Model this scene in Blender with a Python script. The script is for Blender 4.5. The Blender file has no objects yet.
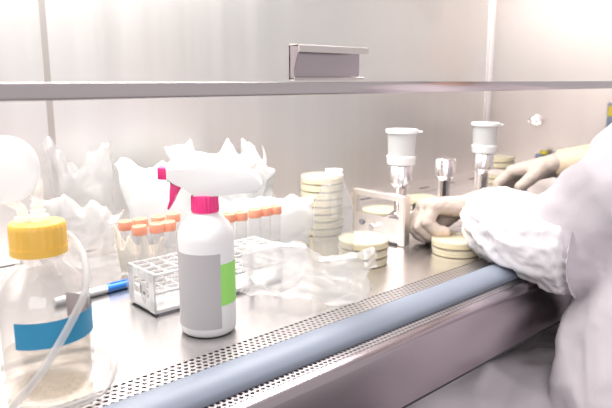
import bpy, bmesh, math, random
from mathutils import Vector, Matrix, noise
PI = math.pi
random.seed(4)
scene = bpy.context.scene
COL = scene.collection
V = Vector
WS = 0.90                      # height of the work surface above the floor

# ------------------------------------------------------------------ materials
def new_mat(name):
    m = bpy.data.materials.new(name); m.use_nodes = True
    nt = m.node_tree; nt.nodes.clear()
    out = nt.nodes.new('ShaderNodeOutputMaterial')
    return m, nt, out

def N(nt, kind, **kw):
    n = nt.nodes.new(kind)
    for k, v in kw.items():
        if k in n.inputs: n.inputs[k].default_value = v
        else: setattr(n, k, v)
    return n

def c4(c): return (c[0], c[1], c[2], 1)

def pbsdf(nt, color, rough=.5, metal=0.0, spec=.5, **kw):
    b = nt.nodes.new('ShaderNodeBsdfPrincipled')
    b.inputs['Base Color'].default_value = c4(color)
    b.inputs['Roughness'].default_value = rough
    b.inputs['Metallic'].default_value = metal
    b.inputs['Specular IOR Level'].default_value = spec
    for k, v in kw.items(): b.inputs[k].default_value = v
    return b

def plain(name, color, rough=.5, metal=0.0, var=.03, scale=40, spec=.5, sss=0.0, bump=0.0):
    m, nt, out = new_mat(name)
    b = pbsdf(nt, color, rough, metal, spec)
    tc = N(nt, 'ShaderNodeTexCoord'); nz = N(nt, 'ShaderNodeTexNoise', Scale=scale)
    nt.links.new(tc.outputs['Object'], nz.inputs['Vector'])
    mx = N(nt, 'ShaderNodeMix', data_type='RGBA')
    nt.links.new(nz.outputs['Fac'], mx.inputs['Factor'])
    mx.inputs['A'].default_value = c4([max(0, c * (1 - var)) for c in color])
    mx.inputs['B'].default_value = c4([min(1, c * (1 + var)) for c in color])
    nt.links.new(mx.outputs['Result'], b.inputs['Base Color'])
    if sss:
        b.inputs['Subsurface Weight'].default_value = sss
        b.inputs['Subsurface Radius'].default_value = (.02, .02, .02)
        b.inputs['Subsurface Scale'].default_value = .3
    if bump:
        bp = N(nt, 'ShaderNodeBump', Strength=bump, Distance=.002)
        nt.links.new(nz.outputs['Fac'], bp.inputs['Height']); nt.links.new(bp.outputs['Normal'], b.inputs['Normal'])
    nt.links.new(b.outputs['BSDF'], out.inputs['Surface'])
    return m

def steel(name, color=(.80, .78, .775), rough=.3, streak=(1, 1, 60), var=.05, rv=.2):
    """brushed steel; streak = noise scale per axis (small = long streaks along that axis)"""
    m, nt, out = new_mat(name)
    b = pbsdf(nt, color, rough, 1.0)
    tc = N(nt, 'ShaderNodeTexCoord'); mp = N(nt, 'ShaderNodeMapping')
    mp.inputs['Scale'].default_value = streak
    nz = N(nt, 'ShaderNodeTexNoise', Scale=1.0, Detail=4.0)
    nt.links.new(tc.outputs['Object'], mp.inputs['Vector']); nt.links.new(mp.outputs['Vector'], nz.inputs['Vector'])
    mx = N(nt, 'ShaderNodeMix', data_type='RGBA')
    mx.inputs['A'].default_value = c4([c * (1 - var) for c in color]); mx.inputs['B'].default_value = c4([min(1, c * (1 + var)) for c in color])
    nt.links.new(nz.outputs['Fac'], mx.inputs['Factor']); nt.links.new(mx.outputs['Result'], b.inputs['Base Color'])
    mr = N(nt, 'ShaderNodeMapRange'); mr.inputs['To Min'].default_value = rough * (1 - rv); mr.inputs['To Max'].default_value = rough * (1 + rv)
    nt.links.new(nz.outputs['Fac'], mr.inputs['Value']); nt.links.new(mr.outputs['Result'], b.inputs['Roughness'])
    nt.links.new(b.outputs['BSDF'], out.inputs['Surface'])
    return m

def perforated(name, color, rough, pitch=.005, hole=.0017, plane=('X', 'Y')):
    """steel sheet with staggered round holes one can see through"""
    m, nt, out = new_mat(name)
    b = pbsdf(nt, color, rough, 1.0)
    tc = N(nt, 'ShaderNodeTexCoord'); sp = N(nt, 'ShaderNodeSeparateXYZ')
    nt.links.new(tc.outputs['Object'], sp.inputs[0])
    def mth(op, a, bb=None):
        n = N(nt, 'ShaderNodeMath', operation=op)
        for i, x in enumerate((a, bb)):
            if x is None: continue
            if isinstance(x, (int, float)): n.inputs[i].default_value = x
            else: nt.links.new(x, n.inputs[i])
        return n.outputs[0]
    px, py = pitch, pitch * 1.732
    u = mth('DIVIDE', sp.outputs[plane[0]], px); v = mth('DIVIDE', sp.outputs[plane[1]], py)
    def cell(off):
        a = mth('MULTIPLY', mth('SUBTRACT', mth('FRACT', mth('ADD', u, off + 50)), .5), px)
        c = mth('MULTIPLY', mth('SUBTRACT', mth('FRACT', mth('ADD', v, off + 50)), .5), py)
        return mth('SQRT', mth('ADD', mth('MULTIPLY', a, a), mth('MULTIPLY', c, c)))
    d = mth('MINIMUM', cell(0), cell(.5))
    isheet = mth('GREATER_THAN', d, hole)
    tr = N(nt, 'ShaderNodeBsdfTransparent'); ms = N(nt, 'ShaderNodeMixShader')
    nt.links.new(isheet, ms.inputs[0]); nt.links.new(tr.outputs[0], ms.inputs[1]); nt.links.new(b.outputs[0], ms.inputs[2])
    nt.links.new(ms.outputs[0], out.inputs['Surface'])
    return m

def clear(name, tint=(.97, .97, .97), ior=1.45, haze=0.0, hazecol=(.9, .9, .9), rough=.05):
    """thin clear plastic or glass: transmits straight through, mirrors by Fresnel, plus some milky haze"""
    m, nt, out = new_mat(name)
    tr = N(nt, 'ShaderNodeBsdfTransparent'); tr.inputs[0].default_value = c4(tint)
    gl = N(nt, 'ShaderNodeBsdfGlossy'); gl.inputs['Roughness'].default_value = rough
    fr = N(nt, 'ShaderNodeFresnel'); ge = N(nt, 'ShaderNodeNewGeometry')      # same reflectance from both sides of the thin wall
    mi = N(nt, 'ShaderNodeMapRange'); mi.inputs['To Min'].default_value = ior; mi.inputs['To Max'].default_value = 1 / ior
    nt.links.new(ge.outputs['Backfacing'], mi.inputs['Value']); nt.links.new(mi.outputs['Result'], fr.inputs['IOR'])
    ms = N(nt, 'ShaderNodeMixShader')
    nt.links.new(fr.outputs[0], ms.inputs[0]); nt.links.new(tr.outputs[0], ms.inputs[1]); nt.links.new(gl.outputs[0], ms.inputs[2])
    last = ms
    if haze:
        df = N(nt, 'ShaderNodeBsdfDiffuse'); df.inputs[0].default_value = c4(hazecol)
        tl = N(nt, 'ShaderNodeBsdfTranslucent'); tl.inputs[0].default_value = c4(hazecol)
        hm = N(nt, 'ShaderNodeMixShader'); hm.inputs[0].default_value = .45
        nt.links.new(df.outputs[0], hm.inputs[1]); nt.links.new(tl.outputs[0], hm.inputs[2])
        m2 = N(nt, 'ShaderNodeMixShader'); m2.inputs[0].default_value = haze
        nt.links.new(ms.outputs[0], m2.inputs[1]); nt.links.new(hm.outputs[0], m2.inputs[2])
        last = m2
    nt.links.new(last.outputs[0], out.inputs['Surface'])
    return m

M = {
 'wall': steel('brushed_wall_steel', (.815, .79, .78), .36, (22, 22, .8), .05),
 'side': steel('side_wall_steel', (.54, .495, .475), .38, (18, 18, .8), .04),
 'work': steel('work_surface_steel', (.88, .85, .84), .27, (4, 70, 70), .008, 0),
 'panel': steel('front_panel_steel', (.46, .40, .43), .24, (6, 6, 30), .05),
 'polish': steel('polished_steel', (.80, .76, .765), .20, (8, 8, 8), .03),
 'rail': steel('rail_steel', (.57, .515, .53), .15, (3, 90, 90), .10),
 'mani': steel('satin_frame_steel', (.74, .69, .665), .42, (30, 30, 30), .03),
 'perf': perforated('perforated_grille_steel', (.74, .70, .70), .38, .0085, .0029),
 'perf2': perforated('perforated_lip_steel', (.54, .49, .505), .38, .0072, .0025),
 'slotdark': plain('dark_slot', (.06, .055, .06), .8),
 'plenum': plain('plenum_dark_metal', (.05, .038, .042), .7),
 'arm': plain('grey_blue_armrest', (.235, .262, .325), .45, 0, .04, 30),
 'armwear': plain('worn_patch', (.62, .64, .70), .5),
 'glass': clear('sash_glass', (.985, .99, .985), 1.40, .03),
 'bottleglass': clear('bottle_glass', (.93, .925, .92), 1.5, .06),
 'pet': clear('clear_bottle_plastic', (.91, .908, .90), 1.55, .19),
 'tube': clear('tube_plastic', (.97, .965, .965), 1.35, .12),
 'lid': clear('dish_plastic', (.985, .98, .965), 1.4, .22, (.96, .94, .87)),
 'hose': clear('silicone_hose', (.96, .95, .945), 1.35, .40, (.93, .91, .90), .2),
 'film': clear('clear_film', (.985, .98, .975), 1.45, .27, (.97, .96, .955), .12),
 'bag': clear('white_film_bag', (.98, .975, .97), 1.4, .78, (.985, .98, .975), .2),
 'bagclear': clear('milky_film_bag', (.98, .97, .965), 1.4, .26, (.98, .97, .96), .2),
 'liquid': clear('straw_liquid', (.90, .875, .83), 1.33, .03, (.9, .85, .78)),
 'agar': plain('pale_agar', (.95, .82, .57), .35, 0, .03, 30, sss=.3),
 'cream': clear('cream_film_packet', (.97, .95, .92), 1.4, .7, (.93, .88, .80), .3),
 'yellowcap': plain('yellow_cap_plastic', (.93, .56, .10), .4, sss=.05),
 'blueband': plain('blue_tape', (.035, .29, .50), .5),
 'pinkback': plain('pale_pink_label_back', (.90, .72, .72), .6),
 'white': plain('white_plastic', (.95, .94, .935), .35, 0, .01, sss=.1),
 'frost': clear('frosted_polypropylene', (.985, .985, .985), 1.4, .66, (.985, .98, .98), .25),
 'whitebottle': plain('white_bottle_plastic', (.90, .885, .885), .35, 0, .01, sss=.1),
 'greylabel': plain('grey_label', (.53, .505, .515), .6, 0, .01),
 'greenlabel': plain('green_label', (.36, .80, .17), .55, 0, .02),
 'magenta': plain('magenta_plastic', (.90, .035, .24), .35, 0, .03, sss=.05),
 'orange': plain('orange_cap_plastic', (.93, .38, .24), .45, 0, .03, sss=.05),
 'blue': plain('blue_marker_cap', (.02, .19, .66), .35),
 'barrel': plain('white_marker_barrel', (.78, .78, .80), .4),
 'glove': plain('latex_glove', (.55, .455, .395), .6, 0, .05, 60, sss=.1, bump=.15),
 'cuff': plain('yellowed_glove_cuff', (.72, .57, .41), .6, 0, .05, 60, sss=.1, bump=.15),
 'gown': plain('white_gown_cloth', (.67, .61, .65), .85, 0, .02, 300, .2, bump=.1),
 'sleeve': plain('white_oversleeve', (.76, .73, .75), .7, 0, .02, 200, .3, bump=.1),
 'skin': plain('skin', (.70, .47, .37), .55, sss=.1),
 'hair': plain('dark_hair', (.06, .045, .04), .6),
 'floor': plain('grey_floor', (.20, .18, .19), .5, 0, .06, 12),
 'under': plain('dark_underside', (.05, .045, .05), .7),
 'black': plain('black_rubber', (.03, .03, .035), .6),
 'ink': plain('grey_ink', (.25, .24, .27), .6),
 'valveblue': plain('blue_grey_valve', (.28, .33, .43), .4),
 'yellow': plain('yellow_plastic', (.92, .72, .08), .5),
}

# ------------------------------------------------------------------ geometry helpers
def link(name, bm, m, parent=None, smooth=True, mats=None, sharp=40):
    me = bpy.data.meshes.new(name)
    bmesh.ops.recalc_face_normals(bm, faces=bm.faces)
    bm.to_mesh(me); bm.free()
    for mm in (mats or [m]): me.materials.append(M[mm] if isinstance(mm, str) else mm)
    if smooth:
        for p in me.polygons: p.use_smooth = True
        try: me.set_sharp_from_angle(angle=math.radians(sharp))
        except Exception: pass
    o = bpy.data.objects.new(name, me); COL.objects.link(o)
    if parent: o.parent = parent
    return o

def tag(o, label, cat, group=None, kind=None):
    o['label'] = label; o['category'] = cat
    if group: o['group'] = group
    if kind: o['kind'] = kind
    return o

def thing(name, label, cat, loc=(0, 0, 0), rz=0, group=None):
    o = bpy.data.objects.new(name, None); COL.objects.link(o)
    o.empty_display_size = .05
    o.location = loc; o.rotation_euler = (0, 0, rz)
    return tag(o, label, cat, group)

def structure(name, bm, m, smooth=False):
    o = link(name, bm, m, None, smooth); o['kind'] = 'structure'; return o

def dup(root, loc, rz=None, label=None):
    r = root.copy(); COL.objects.link(r); r.location = loc
    if rz is not None: r.rotation_euler = (r.rotation_euler[0], r.rotation_euler[1], rz)
    if label: r['label'] = label
    for ch in list(root.children):
        c = ch.copy(); COL.objects.link(c); c.parent = r
        for g in list(ch.children):
            d = g.copy(); COL.objects.link(d); d.parent = c
    return r

B = bmesh.new
def box(bm, lo, hi, bev=0.0, mi=0, mtx=None):
    r = bmesh.ops.create_cube(bm, size=1.0); vs = r['verts']
    for v in vs:
        v.co = V([(lo[i] + hi[i]) / 2 + v.co[i] * (hi[i] - lo[i]) for i in range(3)])
    fs = list({f for v in vs for f in v.link_faces})
    for f in fs: f.material_index = mi
    if bev:
        es = list({e for v in vs for e in v.link_edges})
        g = bmesh.ops.bevel(bm, geom=es, offset=bev, segments=2, profile=.6, affect='EDGES')
        vs = list({v for f in g['faces'] for v in f.verts} | {v for v in vs if v.is_valid})
        for f in g['faces']: f.material_index = mi
    if mtx:
        for v in vs: v.co = mtx @ v.co
    return bm

def lathe(bm, prof, seg=40, loc=(0, 0, 0), mtx=None, mi=0, cap=True):
    rings = []
    for r, z in prof:
        ring = []
        for k in range(seg):
            a = 2 * PI * k / seg
            p = V((r * math.cos(a), r * math.sin(a), z))
            if mtx: p = mtx @ p
            ring.append(bm.verts.new(p + V(loc)))
        rings.append(ring)
    for a, b in zip(rings, rings[1:]):
        for k in range(seg):
            f = bm.faces.new((a[k], a[(k + 1) % seg], b[(k + 1) % seg], b[k])); f.material_index = mi
    if cap:
        for ring in (rings[0], rings[-1]):
            try: f = bm.faces.new(ring); f.material_index = mi
            except Exception: pass
    return bm

def rod(bm, p0, p1, r0, r1=None, seg=16, mi=0):
    p0, p1 = V(p0), V(p1); d = p1 - p0
    q = V((0, 0, 1)).rotation_difference(d.normalized()).to_matrix().to_4x4()
    return lathe(bm, [(r0, 0), (r0 if r1 is None else r1, d.length)], seg, p0, q, mi)

def spline(pts, n=8):
    pts = [V(p) for p in pts]; out = []
    P = [pts[0] * 2 - pts[1]] + pts + [pts[-1] * 2 - pts[-2]]
    for i in range(1, len(P) - 2):
        for k in range(n):
            t = k / n
            a, b, c, d = P[i - 1], P[i], P[i + 1], P[i + 2]
            out.append(.5 * ((2 * b) + (c - a) * t + (2 * a - 5 * b + 4 * c - d) * t * t + (3 * b - a - 3 * c + d) * t ** 3))
    out.append(pts[-1]); return out

def sweep(bm, path, rad, seg=16, cap=True, mi=0):
    """tube along a path; rad(t, angle) or a number"""
    rings = []; n = len(path); up = V((0, 0, 1)); prev = None
    for i, p in enumerate(path):
        t = (path[min(i + 1, n - 1)] - path[max(i - 1, 0)]).normalized()
        if prev is None:
            x = t.cross(up)
            if x.length < .1: x = t.cross(V((1, 0, 0)))
            x.normalize()
        else:
            x = (prev - t * prev.dot(t)).normalized()
        prev = x; y = t.cross(x)
        ring = []
        for k in range(seg):
            a = 2 * PI * k / seg
            r = rad(i / (n - 1), a) if callable(rad) else rad
            ring.append(bm.verts.new(p + (x * math.cos(a) + y * math.sin(a)) * r))
        rings.append(ring)
    for a, b in zip(rings, rings[1:]):
        for k in range(seg):
            f = bm.faces.new((a[k], a[(k + 1) % seg], b[(k + 1) % seg], b[k])); f.material_index = mi
    if cap:
        for ring in (rings[0], rings[-1]):
            f = bm.faces.new(ring); f.material_index = mi
    return bm

def prism(bm, poly, p0, ax, ay, an, depth, bev=0.0, mi=0):
    """extrude polygon given in (ax, ay) by depth along an, centred"""
    ax, ay, an = V(ax), V(ay), V(an)
    a = [bm.verts.new(V(p0) + ax * x + ay * y - an * depth / 2) for x, y in poly]
    b = [bm.verts.new(V(p0) + ax * x + ay * y + an * depth / 2) for x, y in poly]
    n = len(poly); fs = [bm.faces.new(a[::-1]), bm.faces.new(b)]
    for i in range(n): fs.append(bm.faces.new((a[i], a[(i + 1) % n], b[(i + 1) % n], b[i])))
    for f in fs: f.material_index = mi
    if bev:
        es = list({e for f in fs[:2] for e in f.edges})
        bmesh.ops.bevel(bm, geom=es, offset=bev, segments=3, profile=.5, affect='EDGES')
    return bm

def hull(bm, spheres):
    """convex hull of spheres [(centre, radius)] added as its own closed shell"""
    t = bmesh.new()
    for c, r in spheres:
        bmesh.ops.create_icosphere(t, subdivisions=2, radius=r, matrix=Matrix.Translation(V(c)))
    g = bmesh.ops.convex_hull(t, input=t.verts)
    dead = [e for e in set(g['geom_interior']) | set(g['geom_unused']) if isinstance(e, bmesh.types.BMVert)]
    bmesh.ops.delete(t, geom=dead, context='VERTS')
    me = bpy.data.meshes.new('tmp'); t.to_mesh(me); t.free()
    bm.from_mesh(me); bpy.data.meshes.remove(me)
    return bm

def fuse(o, voxel, smooth=4, disp=None):
    """union all shells of o into one continuous skin"""
    md = o.modifiers.new('r', 'REMESH'); md.mode = 'VOXEL'; md.voxel_size = voxel
    if smooth:
        s = o.modifiers.new('s', 'SMOOTH'); s.iterations = smooth; s.factor = .5
    dg = bpy.context.evaluated_depsgraph_get(); dg.update()
    me = bpy.data.meshes.new_from_object(o.evaluated_get(dg))
    o.modifiers.clear(); mats = list(o.data.materials)
    o.data = me; me.materials.clear()
    for m in mats: me.materials.append(m)
    if disp:
        ns = [(v.co.copy(), v.normal.copy()) for v in me.vertices]
        for v, (c, n) in zip(me.vertices, ns): v.co = c + n * disp(c)
    for p in me.polygons: p.use_smooth = True
    return o

def ridge(p, s):
    return 1 - abs(noise.noise(V(p) * s)) * 2

# ------------------------------------------------------------------ setting: steel interior of the cabinet
XL, XR, YB, YS, ZT = -.40, 1.9712, 1.20, .53, 1.75
structure('wall_back', box(B(), (XL - .02, YB, WS), (XR + .02, YB + .02, ZT)), 'wall')
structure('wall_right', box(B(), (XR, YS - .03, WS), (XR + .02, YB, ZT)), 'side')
structure('wall_left', box(B(), (XL - .02, YS - .03, WS), (XL, YB, ZT)), 'wall')
structure('ceiling', box(B(), (XL - .02, YS - .03, ZT), (XR + .02, YB + .02, ZT + .02)), 'wall')
structure('floor', box(B(), (-3, -3, -.05), (5, 3, 0)), 'floor')
# vertical joint in the back wall and the folded corner strip
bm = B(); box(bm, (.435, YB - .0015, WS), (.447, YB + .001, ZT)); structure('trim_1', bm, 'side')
bm = B(); lathe_pts = None
box(bm, (XR - .030, YB - .003, WS), (XR - .024, YB, ZT)); box(bm, (XR - .006, YB - .010, WS), (XR, YB, ZT))
structure('trim_2', bm, 'polish')

# ------------------------------------------------------------------ work surface
ws = thing('work_surface', 'brushed steel worktop inside the cabinet, carrying all bottles and dishes', 'worktop', (0, 0, WS))
bm = B(); box(bm, (XL, .583, -.012), (XR, 1.072, 0)); link('steel_top', bm, 'work', ws, False)
bm = B(); box(bm, (XL, .5405, -.0015), (XR, .583, -.0003)); link('front_grille', bm, 'perf', ws, False)
bm = B(); box(bm, (XL, .5395, -.06), (XR, .5825, -.03)); link('air_duct', bm, 'plenum', ws, False)
bm = B(); box(bm, (XL, 1.072, -.012), (XR, YB, .0015))
for k in range(-4, 13):
    x = .32 + .13 * k
    box(bm, (x - .021, 1.103, .0012), (x + .021, 1.113, .0019), 0, 1)
link('rear_exhaust_strip', bm, 'mani', ws, False, ['mani', 'slotdark'])

# armrest: a padded grey-blue rail, rounded in section
ar = thing('armrest', 'long grey-blue rounded armrest along the front edge of the work surface', 'armrest', (0, 0, WS))
sec = [(.5395, .001), (.5390, .004), (.536, .0085), (.528, .0105), (.516, .0095), (.506, .006), (.4985, 0), (.4955, -.005), (.4955, -.0088), (.5395, -.0070), (.5395, -.004)]
bm = B(); prism(bm, [(y, z) for y, z in sec], ((XL + 1.90) / 2, 0, 0), (0, 1, 0), (0, 0, 1), (1, 0, 0), 1.90 - XL)
link('pad', bm, 'arm', ar, True, sharp=60)

# front lip and panel below the armrest
fp = thing('front_panel', 'steel front panel with perforated lip below the armrest', 'panel', (0, 0, WS))
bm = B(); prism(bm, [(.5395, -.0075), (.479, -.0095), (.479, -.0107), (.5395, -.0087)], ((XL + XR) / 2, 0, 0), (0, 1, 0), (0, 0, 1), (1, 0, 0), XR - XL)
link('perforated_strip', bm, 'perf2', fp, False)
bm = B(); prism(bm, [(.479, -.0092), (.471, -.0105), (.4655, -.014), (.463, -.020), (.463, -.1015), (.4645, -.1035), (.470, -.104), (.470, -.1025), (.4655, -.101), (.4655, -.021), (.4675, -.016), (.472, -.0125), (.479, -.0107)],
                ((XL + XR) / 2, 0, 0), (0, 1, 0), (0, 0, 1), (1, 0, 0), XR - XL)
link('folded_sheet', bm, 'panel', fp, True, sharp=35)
bm = B(); box(bm, (XL, .4795, -.045), (XR, .5385, -.035)); link('duct_lining', bm, 'plenum', fp, False)
bm = B(); box(bm, (XL, .470, -.112), (XR, YB + .02, -.104)); link('underside', bm, 'under', fp, False)

# legs of the cabinet stand
st = thing('cabinet_stand', 'dark steel stand under the cabinet', 'stand', (0, 0, 0))
for x in (XL + .05, XR - .05):
    for y in (.60, 1.12):
        bm = B(); box(bm, (x - .03, y - .03, 0), (x + .03, y + .03, WS - .112), .003); link('leg', bm, 'under', st)

# ------------------------------------------------------------------ sash: glass pane, steel bottom rail, lifting handle
sa = thing('sash_window', 'glass front sash with a steel bottom rail running across at eye height', 'window', (0, YS, 1.2))
bm = B(); box(bm, (XL, .001, .012), (XR - .004, .006, ZT - 1.2 - .004)); link('glass_pane', bm, 'glass', sa, False)
bm = B(); box(bm, (XL, -.004, .0002), (XR - .004, .012, .0150), .002); link('bottom_rail', bm, 'rail', sa)
# handle: bent steel channel, darker steel paints shade into its recess
bm = B()
prism(bm, [(.0005, .0165), (.0005, .0545), (-.0018, .0535), (-.0018, .0185), (-.0018, .0165)], ((.459 + .5705) / 2, 0, 0), (0, 1, 0), (0, 0, 1), (1, 0, 0), .1115)
b2 = B()
prism(b2, [(.0005, .0545), (-.002, .0560), (-.0155, .0553), (-.0168, .0540), (-.0168, .0470), (-.0152, .0470), (-.0152, .0532), (-.003, .0540)], ((.459 + .5705) / 2, 0, 0), (0, 1, 0), (0, 0, 1), (1, 0, 0), .1115)
prism(b2, [(-.0018, .0165), (-.0018, .0195), (-.007, .0180), (-.0085, .0205), (-.0102, .0198), (-.008, .0165)], ((.459 + .5705) / 2, 0, 0), (0, 1, 0), (0, 0, 1), (1, 0, 0), .1115)
link('grip_flange', b2, 'mani', sa, False)
prism(bm, [(0, .0175), (0, .054), (-.0155, .0548), (-.0155, .048), (-.008, .030), (-.0085, .0175)], (.4597, 0, 0), (0, 1, 0), (0, 0, 1), (1, 0, 0), .0014)
h = link('lifting_handle', bm, 'panel', sa, False); h['label'] = 'bent steel lifting handle'

# ------------------------------------------------------------------ gas taps and label on the right wall
t1 = thing('wall_tap', 'small polished steel tap on the bare right wall', 'tap', (XR, 1.0166, 1.0863))
bm = B(); q = Matrix.Rotation(-PI / 2, 4, 'Y')
lathe(bm, [(.017, 0), (.017, .004), (.010, .006), (.009, .022), (.012, .024), (.012, .030), (.007, .033)], 24, mtx=q); link('spindle', bm, 'polish', t1)
bm = B(); rod(bm, (-.026, -.020, .006), (-.026, .014, -.004), .006, .006); rod(bm, (-.026, -.024, .008), (-.026, -.018, .006), .010, .010); link('knob', bm, 'polish', t1)
t2 = thing('wall_valve', 'blue-grey valve with yellow top on the right wall above the right glove', 'valve', (XR, .9727, .973))
bm = B(); lathe(bm, [(.013, 0), (.013, .006), (.008, .008), (.008, .03)], 20, mtx=q); rod(bm, (-.022, -.024, -.004), (-.022, .026, -.004), .0085); link('valve_body', bm, 'valveblue', t2)
bm = B(); lathe(bm, [(.012, .004), (.014, .007), (.012, .016), (.004, .018)], 20, loc=(-.022, 0, 0)); link('cap', bm, 'yellow', t2)
t3 = thing('wall_outlet', 'blue-grey outlet box with a yellow sticker at the right end of the wall', 'outlet', (XR, .764, 1.075))
bm = B(); box(bm, (-.022, -.024, -.060), (0, .020, .075), .003); box(bm, (-.0235, -.020, -.016), (-.0215, .014, -.011), 0, 1); link('housing', bm, 'valveblue', t3, True, ['valveblue', 'black'])
bm = B(); box(bm, (-.0235, -.018, .035), (-.0221, .016, .066)); link('sticker', bm, 'yellow', t3)

# ------------------------------------------------------------------ screw cap bottle with tubing (left)
def arc_band(bm, r, z0, z1, a0, a1, n=28, th=.0004, mi=0, inner=None):
    """curved label on a cylinder between two angles (radians, world)"""
    for rr, m_, flip in ((r, mi, False), (r - th, inner if inner is not None else mi, True)):
        vs = []
        for k in range(n + 1):
            a = a0 + (a1 - a0) * k / n
            vs.append((bm.verts.new((rr * math.cos(a), rr * math.sin(a), z0)), bm.verts.new((rr * math.cos(a), rr * math.sin(a), z1))))
        for (p, q_), (s, t) in zip(vs, vs[1:]):
            f = bm.faces.new((p, s, t, q_) if not flip else (q_, t, s, p)); f.material_index = m_
    return bm

def view_angle(x, y):      # direction (in plan) from an object to the camera's spot
    return math.atan2(-y, -x)

mb = thing('media_bottle', 'round glass bottle with ribbed yellow screw cap and blue band', 'bottle', (.2098, .6303, WS))
R0 = .0455
bm = B(); lathe(bm, [(.036, .0015), (.042, .001), (R0, .006), (R0, .098), (.0435, .108), (.037, .119), (.028, .130), (.0215, .137), (.0205, .142), (.0205, .150)], 56, cap=False)
lathe(bm, [(.001, .0035), (.036, .0015)], 56, cap=False)
lathe(bm, [(R0 - .003, .009), (R0 - .003, .097), (.041, .106), (.035, .116), (.026, .127), (.0185, .136), (.0182, .150)], 56, cap=False)
link('glass_body', bm, 'bottleglass', mb)
bm = B(); lathe(bm, [(.001, .004), (.040, .004), (R0 - .0032, .008), (R0 - .0032, .043), (.001, .043)], 48, cap=False); lq = link('liquid', bm, 'liquid', mb); lq['label'] = 'pale straw liquid'
bm = B(); seg = 96; prof = [(.0265, .1455), (.0275, .147), (.0275, .150)]
lathe(bm, [(.0235, .1455), (.0278, .1460), (.0278, .1535)], seg, cap=True)
rings = []
for z, base in ((.1535, 1), (.172, 1), (.1755, .985), (.1775, .94)):
    rings.append([bm.verts.new(((.0268 + (.0007 if (k // 2) % 2 else 0)) * base * math.cos(2 * PI * k / seg), (.0268 + (.0007 if (k // 2) % 2 else 0)) * base * math.sin(2 * PI * k / seg), z)) for k in range(seg)])
for a, b in zip(rings, rings[1:]):
    for k in range(seg): bm.faces.new((a[k], a[(k + 1) % seg], b[(k + 1) % seg], b[k]))
bm.faces.new(rings[-1]); link('screw_cap', bm, 'yellowcap', mb, True, sharp=30)
va = view_angle(.2098, .6303)
bm = B(); arc_band(bm, R0 + .0007, .060, .087, va - math.radians(38), va + math.radians(150), 60, .0005, 0, 1)
link('blue_band', bm, 'blueband', mb, True, ['blueband', 'pinkback'])
# barbed fittings on the cap, vent filter disc and hoses
bm = B(); lathe(bm, [(.010, .1775), (.010, .183), (.006, .184), (.0075, .188), (.005, .189), (.0065, .193), (.004, .198)], 20, loc=(.004, .006, 0))
lathe(bm, [(.008, .1775), (.008, .182), (.0045, .183), (.0055, .187), (.0035, .192)], 20, loc=(-.010, .010, 0)); link('port_fitting', bm, 'frost', mb)
def pw(pts): return spline([V(p) - V((.2098, .6303, WS)) for p in pts], 10)
bm = B(); fq = (V((.1760, .60, 1.1365)) - V((.2098, .6303, WS)))
view = V((-.62, -.72, .18)).normalized(); qq = V((0, 0, 1)).rotation_difference(view).to_matrix().to_4x4()
lathe(bm, [(.001, -.010), (.022, -.010), (.0285, -.0065), (.031, -.002), (.031, .002), (.0285, .0065), (.022, .010), (.001, .010)], 44, fq, qq, cap=False)
vf = link('vent_filter', bm, 'frost', mb); vf['label'] = 'milky white vent filter disc'
bm = B(); sweep(bm, pw([(.2135, .6363, 1.094), (.2150, .634, 1.112), (.208, .622, 1.128), (.196, .612, 1.136), (.188, .606, 1.137)]), .0052, 14); link('vent_hose', bm, 'hose', mb)
bm = B(); sweep(bm, pw([(.200, .640, 1.090), (.193, .634, 1.096), (.170, .612, 1.112), (.140, .585, 1.128), (.11, .56, 1.14)]), .0045, 14); link('inlet_hose', bm, 'hose', mb)
bm = B(); sweep(bm, pw([(.236, .650, 1.062), (.248, .636, 1.051), (.246, .606, 1.034), (.233, .580, 1.011), (.207, .567, .981), (.180, .564, .949), (.163, .570, .9285), (.155, .576, .917)]), .0037, 14); link('sampling_hose', bm, 'hose', mb)
# loop of hose lying round the bottle foot
hl = thing('hose_loop', 'loop of clear silicone hose lying at the foot of the yellow-capped bottle', 'hose', (.2098, .6303, WS))
bm = B(); pts = []
for k in range(31):
    a = math.radians(-175 + 10.5 * k); rr = .066 + .006 * math.sin(3 * a)
    pts.append((rr * 1.06 * math.cos(a), rr * .95 * math.sin(a) - .002, .0052 + .0002 * k))
sweep(bm, spline(pts, 3), .0045, 14); link('hose', bm, 'hose', hl)

# ------------------------------------------------------------------ spray bottle
sb = thing('spray_bottle', 'white spray bottle with magenta trigger and collar, grey and green labels', 'bottle', (.418, .6442, WS))
R1 = .0355
bm = B(); lathe(bm, [(.001, .0015), (.031, .001), (R1 - .001, .004), (R1, .010), (R1, .124), (.0345, .132), (.030, .141), (.0225, .149), (.016, .1545), (.0145, .158), (.0145, .166)], 56, cap=False); link('body', bm, 'whitebottle', sb)
va = view_angle(.418, .6442)
bm = B(); arc_band(bm, R1 + .0005, .013, .109, va - math.radians(112), va + math.radians(27), 50); gl_ = link('grey_label', bm, 'greylabel', sb)
bm = B(); arc_band(bm, R1 + .0006, .042, .095, va + math.radians(27), va + math.radians(86), 30); link('green_label', bm, 'greenlabel', sb)
bm = B(); seg = 72
lathe(bm, [(.0155, .1565), (.0170, .1565), (.0174, .158)], seg)
rings = []
for z, s in ((.158, 1), (.174, .985), (.177, .95), (.1778, .80)):
    rings.append([bm.verts.new(((.0168 + (.0006 if k % 3 == 0 else 0)) * s * math.cos(2 * PI * k / seg), (.0168 + (.0006 if k % 3 == 0 else 0)) * s * math.sin(2 * PI * k / seg), z)) for k in range(seg)])
for a, b in zip(rings, rings[1:]):
    for k in range(seg): bm.faces.new((a[k], a[(k + 1) % seg], b[(k + 1) % seg], b[k]))
bm.faces.new(rings[-1]); link('collar', bm, 'magenta', sb, True, sharp=30)
ax, an = V((.738, -.675, 0)), V((.675, .738, 0))      # head points away from the operator, along the window
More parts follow.
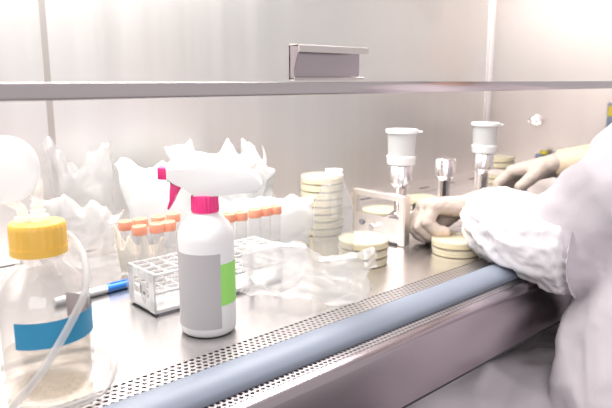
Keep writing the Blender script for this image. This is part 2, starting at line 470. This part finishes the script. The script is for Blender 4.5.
def P2(px, py): return ((px - 202.8) / 796.0, .1778 + (193.0 - py) / 796.0)     # measured side profile
head = [P2(*p) for p in [(167.5, 165.6), (167.5, 178.6), (176, 180), (185, 184), (192, 189.5), (193, 194), (214, 194), (216, 191.5), (234, 191), (250, 190), (257, 188), (260, 183), (257, 176), (250, 169.5), (238, 165.6), (205, 164.4)]]
bm = B(); prism(bm, head, (0, 0, 0), ax, (0, 0, 1), an, .026, .0022); link('spray_head', bm, 'white', sb, True, sharp=28)
bm = B(); prism(bm, [P2(*p) for p in [(158.5, 165.5), (158.5, 177.2), (168, 178), (168, 166)]], (0, 0, 0), ax, (0, 0, 1), an, .017, .0015); link('nozzle', bm, 'magenta', sb, True)
bm = B(); prism(bm, [P2(*p) for p in [(170, 179), (178, 179.5), (187, 184.5), (180, 184.5), (176, 190), (173, 199), (167.5, 208), (166, 207), (169, 198), (170.5, 189)]], (0, 0, 0), ax, (0, 0, 1), an, .014, .0012); link('trigger', bm, 'magenta', sb, True)

# ------------------------------------------------------------------ tube rack and centrifuge tubes
RX0, RX1, RY0, RY1 = .389, .616, .729, .806
rk = thing('tube_rack', 'white plastic rack holding the orange-capped tubes', 'rack', (0, 0, WS))
for z, nm in ((.003, 'bottom_tier'), (.030, 'middle_tier'), (.056, 'top_tier')):
    bm = B(); th = .0045 if z < .01 else .003
    for y in (RY0, RY1 - .004): box(bm, (RX0, y, z), (RX1, y + .004, z + th))
    for x in (RX0, RX1 - .004): box(bm, (x, RY0, z), (x + .004, RY1, z + th))
    if z < .01: box(bm, (RX0 + .003, RY0 + .003, z), (RX1 - .003, RY1 - .003, z + .0015))
    else:
        for y in (.7485, .7675, .7865): box(bm, (RX0, y - .0009, z), (RX1, y + .0009, z + th))
        for k in range(1, 10): box(bm, (RX0 + .0225 * k - .0012 + .001, RY0, z), (RX0 + .0225 * k + .0012 + .001, RY1, z + th))
    link(nm, bm, 'white', rk, False)
for x in (RX0 - .001, RX1 - .002):
    bm = B(); box(bm, (x, RY0 + .002, .003), (x + .003, RY0 + .016, .060)); box(bm, (x, RY1 - .016, .003), (x + .003, RY1 - .002, .060)); box(bm, (x, RY0 + .002, .006), (x + .003, RY1 - .002, .020)); box(bm, (x, RY0 + .002, .046), (x + .003, RY1 - .002, .060))
    link('end_panel', bm, 'white', rk, False)
for x in (.4605, .5525):
    for y in (RY0 - .0008, RY1 - .0032):
        bm = B(); box(bm, (x - .0045, y, .003), (x + .0045, y + .004, .060), .0008); link('post', bm, 'white', rk, False)
bm = B(); box(bm, (RX0 + .004, RY0 + .001, 0), (RX1 - .002, RY0 + .006, .003)); box(bm, (RX0 + .004, RY1 - .006, 0), (RX1 - .002, RY1 - .001, .003)); f_ = link('bottom_strip', bm, 'ink', rk, False); f_['label'] = 'dark grey bottom strip'  # dark grey strips along the bottom of both long sides
bm = B(); box(bm, (RX0 - .0018, RY0 + .022, .022), (RX0 - .0009, RY0 + .040, .042)); box(bm, (RX0 - .0021, RY0 + .035, .026), (RX0 - .0017, RY0 + .038, .037), 0, 1); box(bm, (RX0 - .0021, RY0 + .025, .025), (RX0 - .0017, RY0 + .031, .029), 0, 1)
link('sticker', bm, 'white', rk, False, ['white', 'ink'])

tb = thing('centrifuge_tube', '', 'tube', (0, 0, 0), 0, 'orange-capped tubes in the white rack')
bm = B(); lathe(bm, [(.0015, .0), (.003, .001), (.0082, .022), (.0085, .026), (.0085, .109)], 24, cap=False); link('tube_body', bm, 'tube', tb)
bm = B(); seg = 40; rings = []
lathe(bm, [(.0088, .106), (.0100, .106), (.0103, .108), (.0103, .1165), (.0095, .1182), (.0070, .1182), (.0064, .1168), (.001, .1168)], seg, cap=False); link('cap', bm, 'orange', tb)
spots = [(.392, .798, 'outermost at the left end of the rear row'), (.415, .797, 'second in the rear row, left of the spray bottle'), (.4375, .797, 'third in the rear row, under the magenta trigger'), (.4655, .797, 'fourth in the rear row, just behind the spray bottle shoulder'),
         (.3925, .758, 'leftmost of the front row at the left end'), (.4135, .758, 'second of the front row, left of the spray bottle'), (.4345, .757, 'third of the front row, half hidden by the spray bottle shoulder'),
         (.5195, .741, 'nearest on the right side of the spray bottle'), (.5445, .741, 'second to the right of the spray bottle'), (.5700, .741, 'third to the right of the spray bottle'), (.5925, .741, 'second from the right end of the rack'), (.6095, .741, 'last at the right end of the rack')]
for i, (x, y, w) in enumerate(spots):
    lab = 'orange-capped tube, ' + w
    if i == 0: o = tb; o.location = (x, y, WS + .0046); o['label'] = lab
    else: o = dup(tb, (x, y, WS + .0046), random.uniform(0, 6), lab)
    tl = ((-.035, -.05) if i < 7 else (.0, .025))
    o.rotation_euler = (random.uniform(-.02, .02), tl[0] + random.uniform(-.02, .02), 0)

# ------------------------------------------------------------------ marker pen
mk = thing('marker_pen', 'white marker with blue cap lying behind the tube rack', 'marker', (.375, .8645, WS + .0066), math.radians(3))
q = Matrix.Rotation(PI / 2, 4, 'Y')
bm = B(); lathe(bm, [(.002, -.075), (.0055, -.074), (.0062, -.070), (.0062, .008), (.005, .009)], 24, mtx=q); link('barrel', bm, 'barrel', mk)
bm = B(); lathe(bm, [(.0064, .006), (.0066, .007), (.0066, .050), (.0055, .053), (.003, .054)], 24, mtx=q); box(bm, (.012, -.0012, .0060), (.046, .0012, .0078)); link('cap', bm, 'blue', mk)

# ------------------------------------------------------------------ empty clear bottle
cb = thing('clear_bottle', 'empty clear plastic bottle standing in front of the tall dish stack', 'bottle', (.6936, .693, WS))
bm = B(); lathe(bm, [(.001, .004), (.022, .003), (.030, .001), (.0335, .006), (.0335, .040), (.0328, .044), (.0335, .048), (.0335, .100), (.0315, .114), (.025, .136), (.0175, .156), (.0135, .163), (.0130, .168)], 48, cap=False); link('body', bm, 'pet', cb)
bm = B(); lathe(bm, [(.0130, .1665), (.0155, .167), (.0155, .1695), (.0138, .170), (.0138, .173), (.0146, .174), (.0138, .1755), (.0146, .177), (.0138, .178), (.0125, .178), (.0125, .1665)], 40, cap=False); link('threaded_neck', bm, 'frost', cb)

# ------------------------------------------------------------------ Petri dishes
pd = thing('petri_dish', '', 'dish', (0, 0, 0))
bm = B(); lathe(bm, [(.001, .0006), (.0425, .0004), (.0432, .001), (.0432, .0120), (.0425, .0120), (.0422, .0105), (.001, .0105)], 48, cap=False); link('agar_base', bm, 'agar', pd)
bm = B(); lathe(bm, [(.0446, .0058), (.0450, .0058), (.0452, .0140), (.0445, .0150), (.0405, .0152), (.0400, .0146), (.001, .0146)], 48, cap=False); link('lid', bm, 'lid', pd)
first = [True]
def dish_stack(x, y, n, where, grp, jit=.0012):
    for k in range(n):
        loc = (x + random.uniform(-jit, jit), y + random.uniform(-jit, jit), WS + .0002 + .01545 * k)
        if n == 1: lab = 'pale yellow dish ' + where
        else:
            pos = ['lowest', 'second from the bottom', 'third from the bottom', 'fourth from the bottom', 'fifth from the bottom', 'sixth from the bottom', 'seventh from the bottom', 'eighth from the bottom'][k]
            if k == n - 1: pos = 'topmost'
            lab = 'pale yellow dish, ' + pos + ' ' + where
        if first[0]: o = pd; o.location = loc; first[0] = False
        else: o = dup(pd, loc, random.uniform(0, 6))
        o['label'] = lab; o['group'] = grp
dish_stack(.7895, .714, 3, 'in the short stack by the steel end plate', 'dishes stacked by the end plate')
dish_stack(.889, .925, 8, 'in the tall stack behind the clear bottle', 'dishes stacked behind the clear bottle')
dish_stack(1.060, .905, 2, 'in the stack seen through the end plate opening', 'dishes stacked behind the end plate')
dish_stack(1.245, .935, 2, 'in the stack behind the first steel stem', 'dishes stacked behind the steel stem')
dish_stack(.962, .640, 2, 'in the low stack under the left glove', 'dishes stacked under the left glove')
dish_stack(1.585, .925, 7, 'in the tall stack beside the far funnel', 'dishes stacked beside the far funnel')

# ------------------------------------------------------------------ vacuum filtration manifold
mf = thing('filtration_manifold', 'three-branch steel filtration manifold on plate-shaped ends', 'manifold', (0, 0, WS))
def end_plate(x, y0, y1, mtl):
    bm = B(); t = .004
    def slab(yy0, yy1, zz0, zz1): box(bm, (x - t / 2, yy0, zz0), (x + t / 2, yy1, zz1))
    slab(y0, y1, .002, .052); slab(y0, y1, .088, .098); slab(y0, y0 + .012, .052, .088); slab(y1 - .012, y1, .052, .088)
    for yy in (y0, y1): box(bm, (x, yy - .002, .002), (x + .016, yy + .002, .098))
    box(bm, (x, y0, .096), (x + .016, y1, .0985))
    return link('end_plate', bm, mtl, mf, False)
end_plate(.920, .7288, .862, 'mani'); end_plate(1.372, .7288, .862, 'mani')
bm = B(); rod(bm, (.923, .79, .036), (1.369, .79, .036), .0145, seg=32); link('header_pipe', bm, 'polish', mf)
bm = B(); rod(bm, (.914, .834, .034), (.9185, .834, .034), .006); link('screw', bm, 'ink', mf)  # dark stub colours in the shade of a screw hole
bm = B(); rod(bm, (.911, .801, .028), (.9185, .801, .028), .0055); rod(bm, (.908, .801, .028), (.912, .801, .028), .008, seg=6); link('screw', bm, 'polish', mf)
bm = B(); box(bm, (.9155, .742, .0005), (.9185, .772, .005)); link('gap_shade', bm, 'black', mf)  # black bar paints in the dark slit under the plate
SX = (.982, 1.134, 1.288)
for x in SX:
    bm = B(); lathe(bm, [(.0165, .036), (.0165, .052), (.012, .054), (.0115, .060)], 28, loc=(x, .79, 0)); box(bm, (x - .015, .775, .022), (x + .015, .805, .050), .002); link('branch_block', bm, 'polish', mf)
    bm = B(); rod(bm, (x, .772, .040), (x, .752, .040), .006); box(bm, (x - .005, .738, .035), (x + .005, .754, .075), .002); vh = link('valve_lever', bm, 'black' if x < 1 else 'polish', mf)
    bm = B(); lathe(bm, [(.013, .058), (.0135, .062), (.0135, .100), (.0145, .104), (.0225, .112), (.0228, .147), (.0215, .149), (.001, .1485)], 36, loc=(x, .79, 0), cap=False); link('stem', bm, 'polish', mf)
fu = thing('filter_funnel', 'white funnel cup with lid on the stem nearest the end plate', 'funnel', (SX[0], .79, WS + .149), 0, 'lidded filter funnels')
bm = B(); lathe(bm, [(.020, .0002), (.0275, .001), (.0285, .003), (.0285, .014), (.0295, .0145), (.0295, .0185), (.0275, .019)], 40); link('filter_base', bm, 'white', fu)
bm = B(); lathe(bm, [(.0265, .018), (.0290, .0675), (.0282, .0675), (.0258, .018)], 40, cap=False); link('cup', bm, 'frost', fu)
bm = B(); lathe(bm, [(.0305, .064), (.0325, .0645), (.0325, .0705), (.031, .0715), (.001, .0722)], 40, cap=False); prism(bm, [(.030, -.006), (.041, -.004), (.041, .004), (.030, .006)], (0, 0, .0665), ax, an, (0, 0, 1), .003); link('lid', bm, 'white', fu)
dup(fu, (SX[2], .79, WS + .149), 0, 'white funnel cup with lid on the stem above the left glove')

# ------------------------------------------------------------------ plastic bags
def pillow(w, h, t, seed, n=52, crump=.012, spike=0.0):
    """film bag standing in local XZ, thick in Y, pointed corners, crumpled facets"""
    bm = B(); off = V((seed * 7.3, seed * 3.1, seed * 1.7))
    for side in (1, -1):
        g = []
        for i in range(n + 1):
            row = []
            for j in range(n + 1):
                u, v = i / n * 2 - 1, j / n * 2 - 1
                ed = (1 - u ** 4) * (1 - v ** 4)
                pinch = 1 - .16 * (1 - abs(v) ** 1.5) * abs(u) ** 2
                x = u * w / 2 * (1 - .10 * (1 - v * v)) ; z = v * h / 2 * (1 - .10 * (1 - u * u))
                p = V((x, 0, z))
                q1 = noise.voronoi((p + off + V((0, side * 3, 0))) * 17)[0]; q2 = noise.voronoi((p + off * 2 + V((0, side * 5, 0))) * 38)[0]
                cr = ridge(p + off, 11) * .5 + (q1[1] - q1[0]) * 1.3 - .4 + (q2[1] - q2[0]) * .55 - .2
                y = side * (t / 2 * max(0, ed) ** .55 * (.8 + .2 * cr)) + crump * cr * .5
                x += crump * .8 * noise.noise(p * 22 + off); z += crump * .8 * noise.noise(p * 22 - off)
                if v > .55: z += spike * (v - .55) * (1.3 * noise.noise(V((u * 3.0, 1, 2)) + off) + .5 * noise.noise(V((u * 7, 4, 2)) + off))
                row.append(bm.verts.new((x, y, z + h / 2)))
            g.append(row)
        for i in range(n):
            for j in range(n): bm.faces.new((g[i][j], g[i + 1][j], g[i + 1][j + 1], g[i][j + 1]))
    bmesh.ops.remove_doubles(bm, verts=bm.verts, dist=.0002)
    return bm

def bag(name, label, cat, x, y, w, h, t, mtl, seed, rz=0, rx=0, ry=0, crump=.012, grp=None, z=0.0, n=52, spike=.10):
    o = link(name, pillow(w, h, t, seed, n, crump, spike), mtl, None, True, sharp=16)
    R = Matrix.Rotation(rz, 4, 'Z') @ Matrix.Rotation(rx, 4, 'X') @ Matrix.Rotation(ry, 4, 'Y')
    for v in o.data.vertices: v.co = R @ v.co
    zm = min(v.co.z for v in o.data.vertices)
    for v in o.data.vertices:
        v.co.z -= zm
    o.location = (x, y, WS + .001 + z)
    return tag(o, label, cat, grp)
D = math.radians
G = 'film bags heaped against the back wall'
bag('plastic_bag', 'broad white film bag bulging above the spray head', 'bag', .680, 1.050, .19, .175, .10, 'bag', 1, D(-25), 0, D(6), .026, G, 0, 60, .05)
bag('plastic_bag', 'white film bag with spiky corners right of the spray head', 'bag', .850, 1.085, .12, .145, .07, 'bag', 2, D(-15), 0, D(-18), .03, G, 0, 60, .09)
bag('plastic_bag', 'rounded white film bag behind the left group of tubes', 'bag', .560, .990, .14, .165, .10, 'bag', 3, D(-40), 0, D(-5), .02, G, 0, 60, .02)
bag('plastic_bag', 'low white film bag behind the right group of tubes', 'bag', .715, .905, .21, .10, .09, 'bag', 4, D(-20), 0, D(3), .02, G, 0, 60, .02)
bag('plastic_bag', 'upright clear film bag with a torn top, furthest to the left of the bags', 'bag', .465, 1.115, .13, .185, .07, 'bagclear', 5, D(-42), 0, D(-3), .018, G, 0, 60, .10)
bag('plastic_bag', 'crumpled milky film bag just behind the yellow cap', 'bag', .395, 1.005, .15, .115, .07, 'bagclear', 6, D(-38), 0, D(6), .026, G, 0, 60, .03)
bag('cream_packet', 'cream coloured packet lying just behind the blue-capped marker', 'packet', .470, .915, .085, .062, .04, 'cream', 8, D(-42), D(15), 0, .010)
# clear film sleeve in front
bag('film_sleeve', 'crumpled clear film sleeve reaching onto the perforated grille', 'wrapper', .572, .628, .185, .115, .05, 'film', 11, D(-46), D(40), D(6), .024, None, 0, 64, .035)

# ------------------------------------------------------------------ the operator
pe = thing('person', 'person in a white gown with both beige-gloved hands inside the cabinet', 'person', (1.15, .22, 0))
O = V((1.15, .22, 0))
def L(p): return V(p) - O
def hand_parts(w, fwd, palm, sgn, curls, infl=0.0, thumb=(.55, .75, .35)):
    fwd = V(fwd).normalized(); palm = V(palm); palm = (palm - fwd * palm.dot(fwd)).normalized()
    lat = fwd.cross(palm).normalized() * sgn          # towards the thumb
    w = V(w); out = []
    kn = [w + fwd * f + lat * l for f, l in ((.088, .031), (.092, .010), (.088, -.011), (.080, -.030))]
    out.append([(w + lat * .018, .019 + infl), (w - lat * .018, .019 + infl)] + [(k, .0125 + infl) for k in kn])
    for k, (c, s) in enumerate(zip(curls, (.95, 1.05, 1.0, .80))):
        p = kn[k]; a = 0; r = .0102 if k < 3 else .0092
        for ang, ln, r1 in zip(c, (.043, .027, .022), (.0095, .0088, .0078)):
            a += math.radians(ang); d = fwd * math.cos(a) + palm * math.sin(a)
            q2 = p + d * ln * s
            out.append([(p, r + infl), (q2, r1 + infl)]); p = q2; r = r1
    b = w + fwd * .022 + lat * .026 + palm * .004
    d = (fwd * thumb[0] + lat * thumb[1] + palm * thumb[2]).normalized(); p = b + d * .046
    out.append([(b, .016 + infl), (p, .0112 + infl)])
    d2 = (d + fwd * .5 + palm * .25).normalized(); q2 = p + d2 * .030
    out.append([(p, .0112 + infl), (q2, .0085 + infl)])
    return out

LS, LE, LW = V((1.00, .235, 1.185)), V((.985, .425, .958)), V((1.035, .655, .975))
RS, RE, RW = V((1.32, .245, 1.185)), V((1.365, .41, 1.075)), V((1.315, .625, 1.034))
LH = dict(w=LW, fwd=(-.72, .60, .02), palm=(-.10, -.25, -1), sgn=-1, curls=[(55, 70, 40), (62, 75, 40), (66, 75, 40), (66, 70, 35)], thumb=(.8, .1, .75))
RH = dict(w=RW, fwd=(-.30, .86, -.28), palm=(-.25, -.3, -1), sgn=1, curls=[(30, 40, 25), (34, 42, 25), (38, 42, 25), (40, 40, 25)], thumb=(.6, .6, .55))
def flip(d, infl):
    return hand_parts(d['w'], d['fwd'], d['palm'], d['sgn'], d['curls'], infl, d.get('thumb', (.55, .75, .35)))
bm = B()
def seg_(*sp): hull(bm, [(L(c), r) for c, r in sp])
PV = V((1.155, .16, .66))
seg_(((1.08, .15, .66), .11), ((1.23, .15, .66), .11), (PV + V((0, .02, .14)), .12))
seg_((PV + V((0, .02, .14)), .125), ((1.09, .21, 1.10), .10), ((1.23, .21, 1.10), .10))
seg_(((1.06, .23, 1.16), .06), ((1.26, .235, 1.16), .06), ((1.16, .23, 1.20), .055))
seg_(((1.155, .235, 1.20), .055), ((1.145, .285, 1.33), .05))
seg_(((1.145, .30, 1.42), .085), ((1.14, .325, 1.38), .075), ((1.14, .345, 1.325), .04), ((1.145, .29, 1.45), .085))
seg_(((1.135, .405, 1.405), .010), ((1.135, .420, 1.378), .012), ((1.135, .405, 1.372), .014))      # nose
for s in (-1, 1):
    seg_(((1.145 + s * .083, .30, 1.41), .014), ((1.145 + s * .086, .298, 1.385), .010))          # ears
    seg_(((1.137 + s * .012, .396, 1.342), .007), ((1.137, .400, 1.341), .008))                   # lips
for a, b, c in ((LS, LE, LW), (RS, RE, RW)):
    seg_((a, .055), (b, .042)); seg_((b, .042), (c, .026))
for hip, knee, foot in (((1.07, .17, .64), (.93, .60, .63), (.95, .56, .12)), ((1.24, .17, .64), (1.33, .62, .63), (1.33, .58, .12))):
    seg_((hip, .085), (knee, .058)); seg_((knee, .055), (foot, .04)); seg_((foot, .038), (V(foot) + V((0, .0, -.08)), .038), (V(foot) + V((0, .17, -.085)), .032))
for d in (LH, RH):
    for s in flip(d, 0): seg_(*s)
body = fuse(link('body', bm, 'skin', pe), .0065, 3)
# eyes and hair
for s in (-1, 1):
    bm = B(); bmesh.ops.create_icosphere(bm, subdivisions=2, radius=.011, matrix=Matrix.Translation(L((1.137 + s * .031, .3905, 1.405)))); link('eye', bm, 'white', pe)
    bm = B(); bmesh.ops.create_icosphere(bm, subdivisions=2, radius=.005, matrix=Matrix.Translation(L((1.137 + s * .031, .3985, 1.405)))); link('pupil', bm, 'black', pe)
bm = B(); hull(bm, [(L((1.145, .275, 1.46)), .089), (L((1.145, .265, 1.40)), .082)]); hull(bm, [(L((1.145, .33, 1.475)), .070), (L((1.145, .28, 1.48)), .08)])
fuse(link('hair', bm, 'hair', pe), .006, 3)
# gloves
for d, w0, w1 in ((LH, LW, LE), (RH, RW, RE)):
    bm = B()
    for s in flip(d, .0028): hull(bm, [(L(c), r) for c, r in s])
    ex = (w1 - w0).normalized(); hull(bm, [(L(w0), .028), (L(w0 + ex * .035), .031)])
    def wr(c): return .0009 * ridge(c, 60) + .0006 * ridge(c, 140)
    g = fuse(link('glove', bm, 'glove', pe), .0028, 3, wr)
    bm = B(); n0 = w0 + ex * .005; path = [L(n0.lerp(n0 + ex * (.085 if d is RH else .06), k / 24)) for k in range(25)]
    sweep(bm, path, lambda t, a: .0335 + .006 * t + .0014 * noise.noise(V((t * 12, math.cos(a) * 2, math.sin(a) * 2))), 36, False)
    link('glove_cuff', bm, 'cuff', pe)
# left oversleeve, puffed between two elastic bands
e_end = LE + V((-.004, -.02, .006))
pth = spline([L(LW + V((-.012, -.030, -.002))), L(LW.lerp(LE, .40) + V((-.026, 0, -.006))), L(LW.lerp(LE, .7) + V((-.030, 0, -.010))), L(e_end + V((-.004, 0, -.012)))], 36)
def rest(bm_or_me):
    # cloth lies on the armrest and the work surface instead of passing through them
    for v in bm_or_me.verts if hasattr(bm_or_me, 'verts') else bm_or_me.vertices:
        y = v.co.y + O.y
        lim = WS + .003 if y > .545 else WS + .013 if y > .49 else -.008 + WS if y > .455 else 0
        if v.co.z > .82 and v.co.z < lim: v.co.z = lim + (v.co.z - lim) * .02
def puff(t, a):
    base = .036 + .026 * min(1, t / .30) ** .7 + .020 * max(0, t - .3)
    if t > .93: base -= .012 * math.sin((t - .93) / .07 * PI)
    w = .0050 * ridge((t * 1.1 + 3, math.cos(a) * .9, math.sin(a) * .9), 2.4) + .0026 * ridge((t * 2.2 + math.cos(a) * .6, math.cos(a) * .8, math.sin(a) * .8 + 4), 3.6) + .0018 * ridge((t * 5, math.cos(a) * 1.2, math.sin(a) * 1.2 + 4), 4.5)
    el = math.exp(-(t / .05) ** 2) + math.exp(-((t - .96) / .04) ** 2)
    return base + w * (1 - .5 * min(1, el)) + .0022 * math.sin(a * 22) * min(1, el)
bm = B(); sweep(bm, pth, puff, 120, False); rest(bm); ov = link('oversleeve', bm, 'sleeve', pe, True, sharp=70); ov['label'] = 'white elasticated oversleeve'
# gown
bm = B()
seg_(((1.155, .22, .66), .20), ((1.15, .225, .92), .185), ((1.15, .22, .80), .19)); seg_(((1.02, .262, .60), .178), ((1.03, .262, .80), .178), ((1.06, .25, .96), .14), ((1.15, .22, .8), .17))
seg_(((1.15, .235, .92), .19), ((1.09, .225, 1.09), .125), ((1.22, .225, 1.09), .125))
seg_(((1.05, .225, 1.16), .078), ((1.27, .235, 1.16), .078), ((1.155, .225, 1.19), .07), ((1.155, .22, 1.08), .12))
seg_((LS, .078), (LS.lerp(LE, .55) + V((0, -.006, .004)), .088)); seg_((LS.lerp(LE, .55) + V((0, -.006, .004)), .088), (LE + V((0, -.005, .002)), .080), (LE + V((0, .025, -.002)), .070))
seg_((RS, .078), (RE, .070)); seg_((RE, .072), (RE.lerp(RW, .42), .060))
seg_(((1.155, .18, .66), .17), ((.925, .60, .615), .082), ((1.06, .40, .60), .13))
seg_(((1.155, .18, .66), .17), ((1.33, .62, .615), .082), ((1.25, .42, .60), .13))
seg_(((.925, .60, .60), .080), ((1.33, .62, .60), .080), ((1.12, .60, .53), .05), ((1.13, .30, .60), .12))
seg_(((.92, .62, .60), .082), ((1.34, .64, .60), .082), ((.92, .62, .34), .075), ((1.34, .64, .34), .075))
def folds(c):
    p = V((c.x, c.y * .8, c.z * .55)); d = .018 * ridge(p + V((4, 1, 0)), 5.5) + .008 * ridge(p * 1.3 + V((1, 2, 3)), 13) + .0018 * ridge(c, 34)
    return d - .009
seg_(((1.09, .13, .66), .165), ((1.22, .13, .66), .165), ((1.155, .18, .90), .16), ((1.155, .2, 1.05), .13))
gw = fuse(link('gown', bm, 'gown', pe), .008, 6, folds); rest(gw.data)
# shoes
for x, y in ((.95, .56), (1.33, .58)):
    bm = B(); hull(bm, [(L((x, y, .042)), .042), (L((x, y + .17, .036)), .036), (L((x, y - .01, .08)), .042)]); link('shoe', bm, 'white', pe)

# stool carrying the person
so = thing('lab_stool', 'round dark stool under the seated person in the white gown', 'stool', (1.155, .14, 0))
bm = B(); lathe(bm, [(.15, .415), (.165, .42), (.165, .445), (.15, .455), (.001, .456)], 40, cap=False); lathe(bm, [(.001, .415), (.15, .415)], 40, cap=False); link('seat', bm, 'black', so)
bm = B(); rod(bm, (0, 0, .05), (0, 0, .415), .022); link('column', bm, 'polish', so)
bm = B()
for k in range(5):
    a = 2 * PI * k / 5 + .3; rod(bm, (0, 0, .07), (.23 * math.cos(a), .23 * math.sin(a), .045), .016, .012); bmesh.ops.create_icosphere(bm, subdivisions=2, radius=.025, matrix=Matrix.Translation(V((.23 * math.cos(a), .23 * math.sin(a), .025))))
link('base', bm, 'black', so)

# ------------------------------------------------------------------ camera
cam = bpy.data.cameras.new('camera'); co = bpy.data.objects.new('camera', cam); COL.objects.link(co)
co.location = (0, 0, 1.217)
cam.sensor_width = 36; cam.lens = 620 / 612 * 36; cam.clip_start = .02
co.rotation_euler = (math.radians(90 - 11.31), 0, math.radians(47.582 - 90))
cam.dof.use_dof = True; cam.dof.focus_distance = .84; cam.dof.aperture_fstop = 7.0
scene.camera = co

# ------------------------------------------------------------------ light
def area(name, loc, rot, sx, sy, power, color):
    l = bpy.data.lights.new(name, 'AREA'); l.shape = 'RECTANGLE'; l.size = sx; l.size_y = sy; l.energy = power; l.color = color
    o = bpy.data.objects.new(name, l); COL.objects.link(o); o.location = loc; o.rotation_euler = rot; return o
area('cabinet_lamp', (.45, .90, ZT - .02), (0, 0, 0), 1.5, .46, 24.5, (1, .975, .95))
rl = area('room_fill', (-1.3, -1.7, 1.9), (0, 0, 0), 2.2, 1.6, 30, (1, .95, .975))  # unseen fill added to brighten the gown over the lap
rl.rotation_euler = (V((1.0, .45, .75)) - rl.location).to_track_quat('-Z', 'Y').to_euler()
w = bpy.data.worlds.new('room_light'); scene.world = w; w.use_nodes = True
bg = w.node_tree.nodes['Background']; bg.inputs[0].default_value = (1, .965, .96, 1); bg.inputs[1].default_value = .55

vs = scene.view_settings
vs.view_transform = 'Standard'; vs.look = 'None'; vs.gamma = 1; vs.use_curve_mapping = False; vs.exposure = .31
scene.cycles.use_denoising = True
scene.cycles.max_bounces = 14; scene.cycles.transparent_max_bounces = 32; scene.cycles.glossy_bounces = 6
scene.cycles.caustics_reflective = False; scene.cycles.caustics_refractive = False
scene.cycles.sample_clamp_indirect = 6
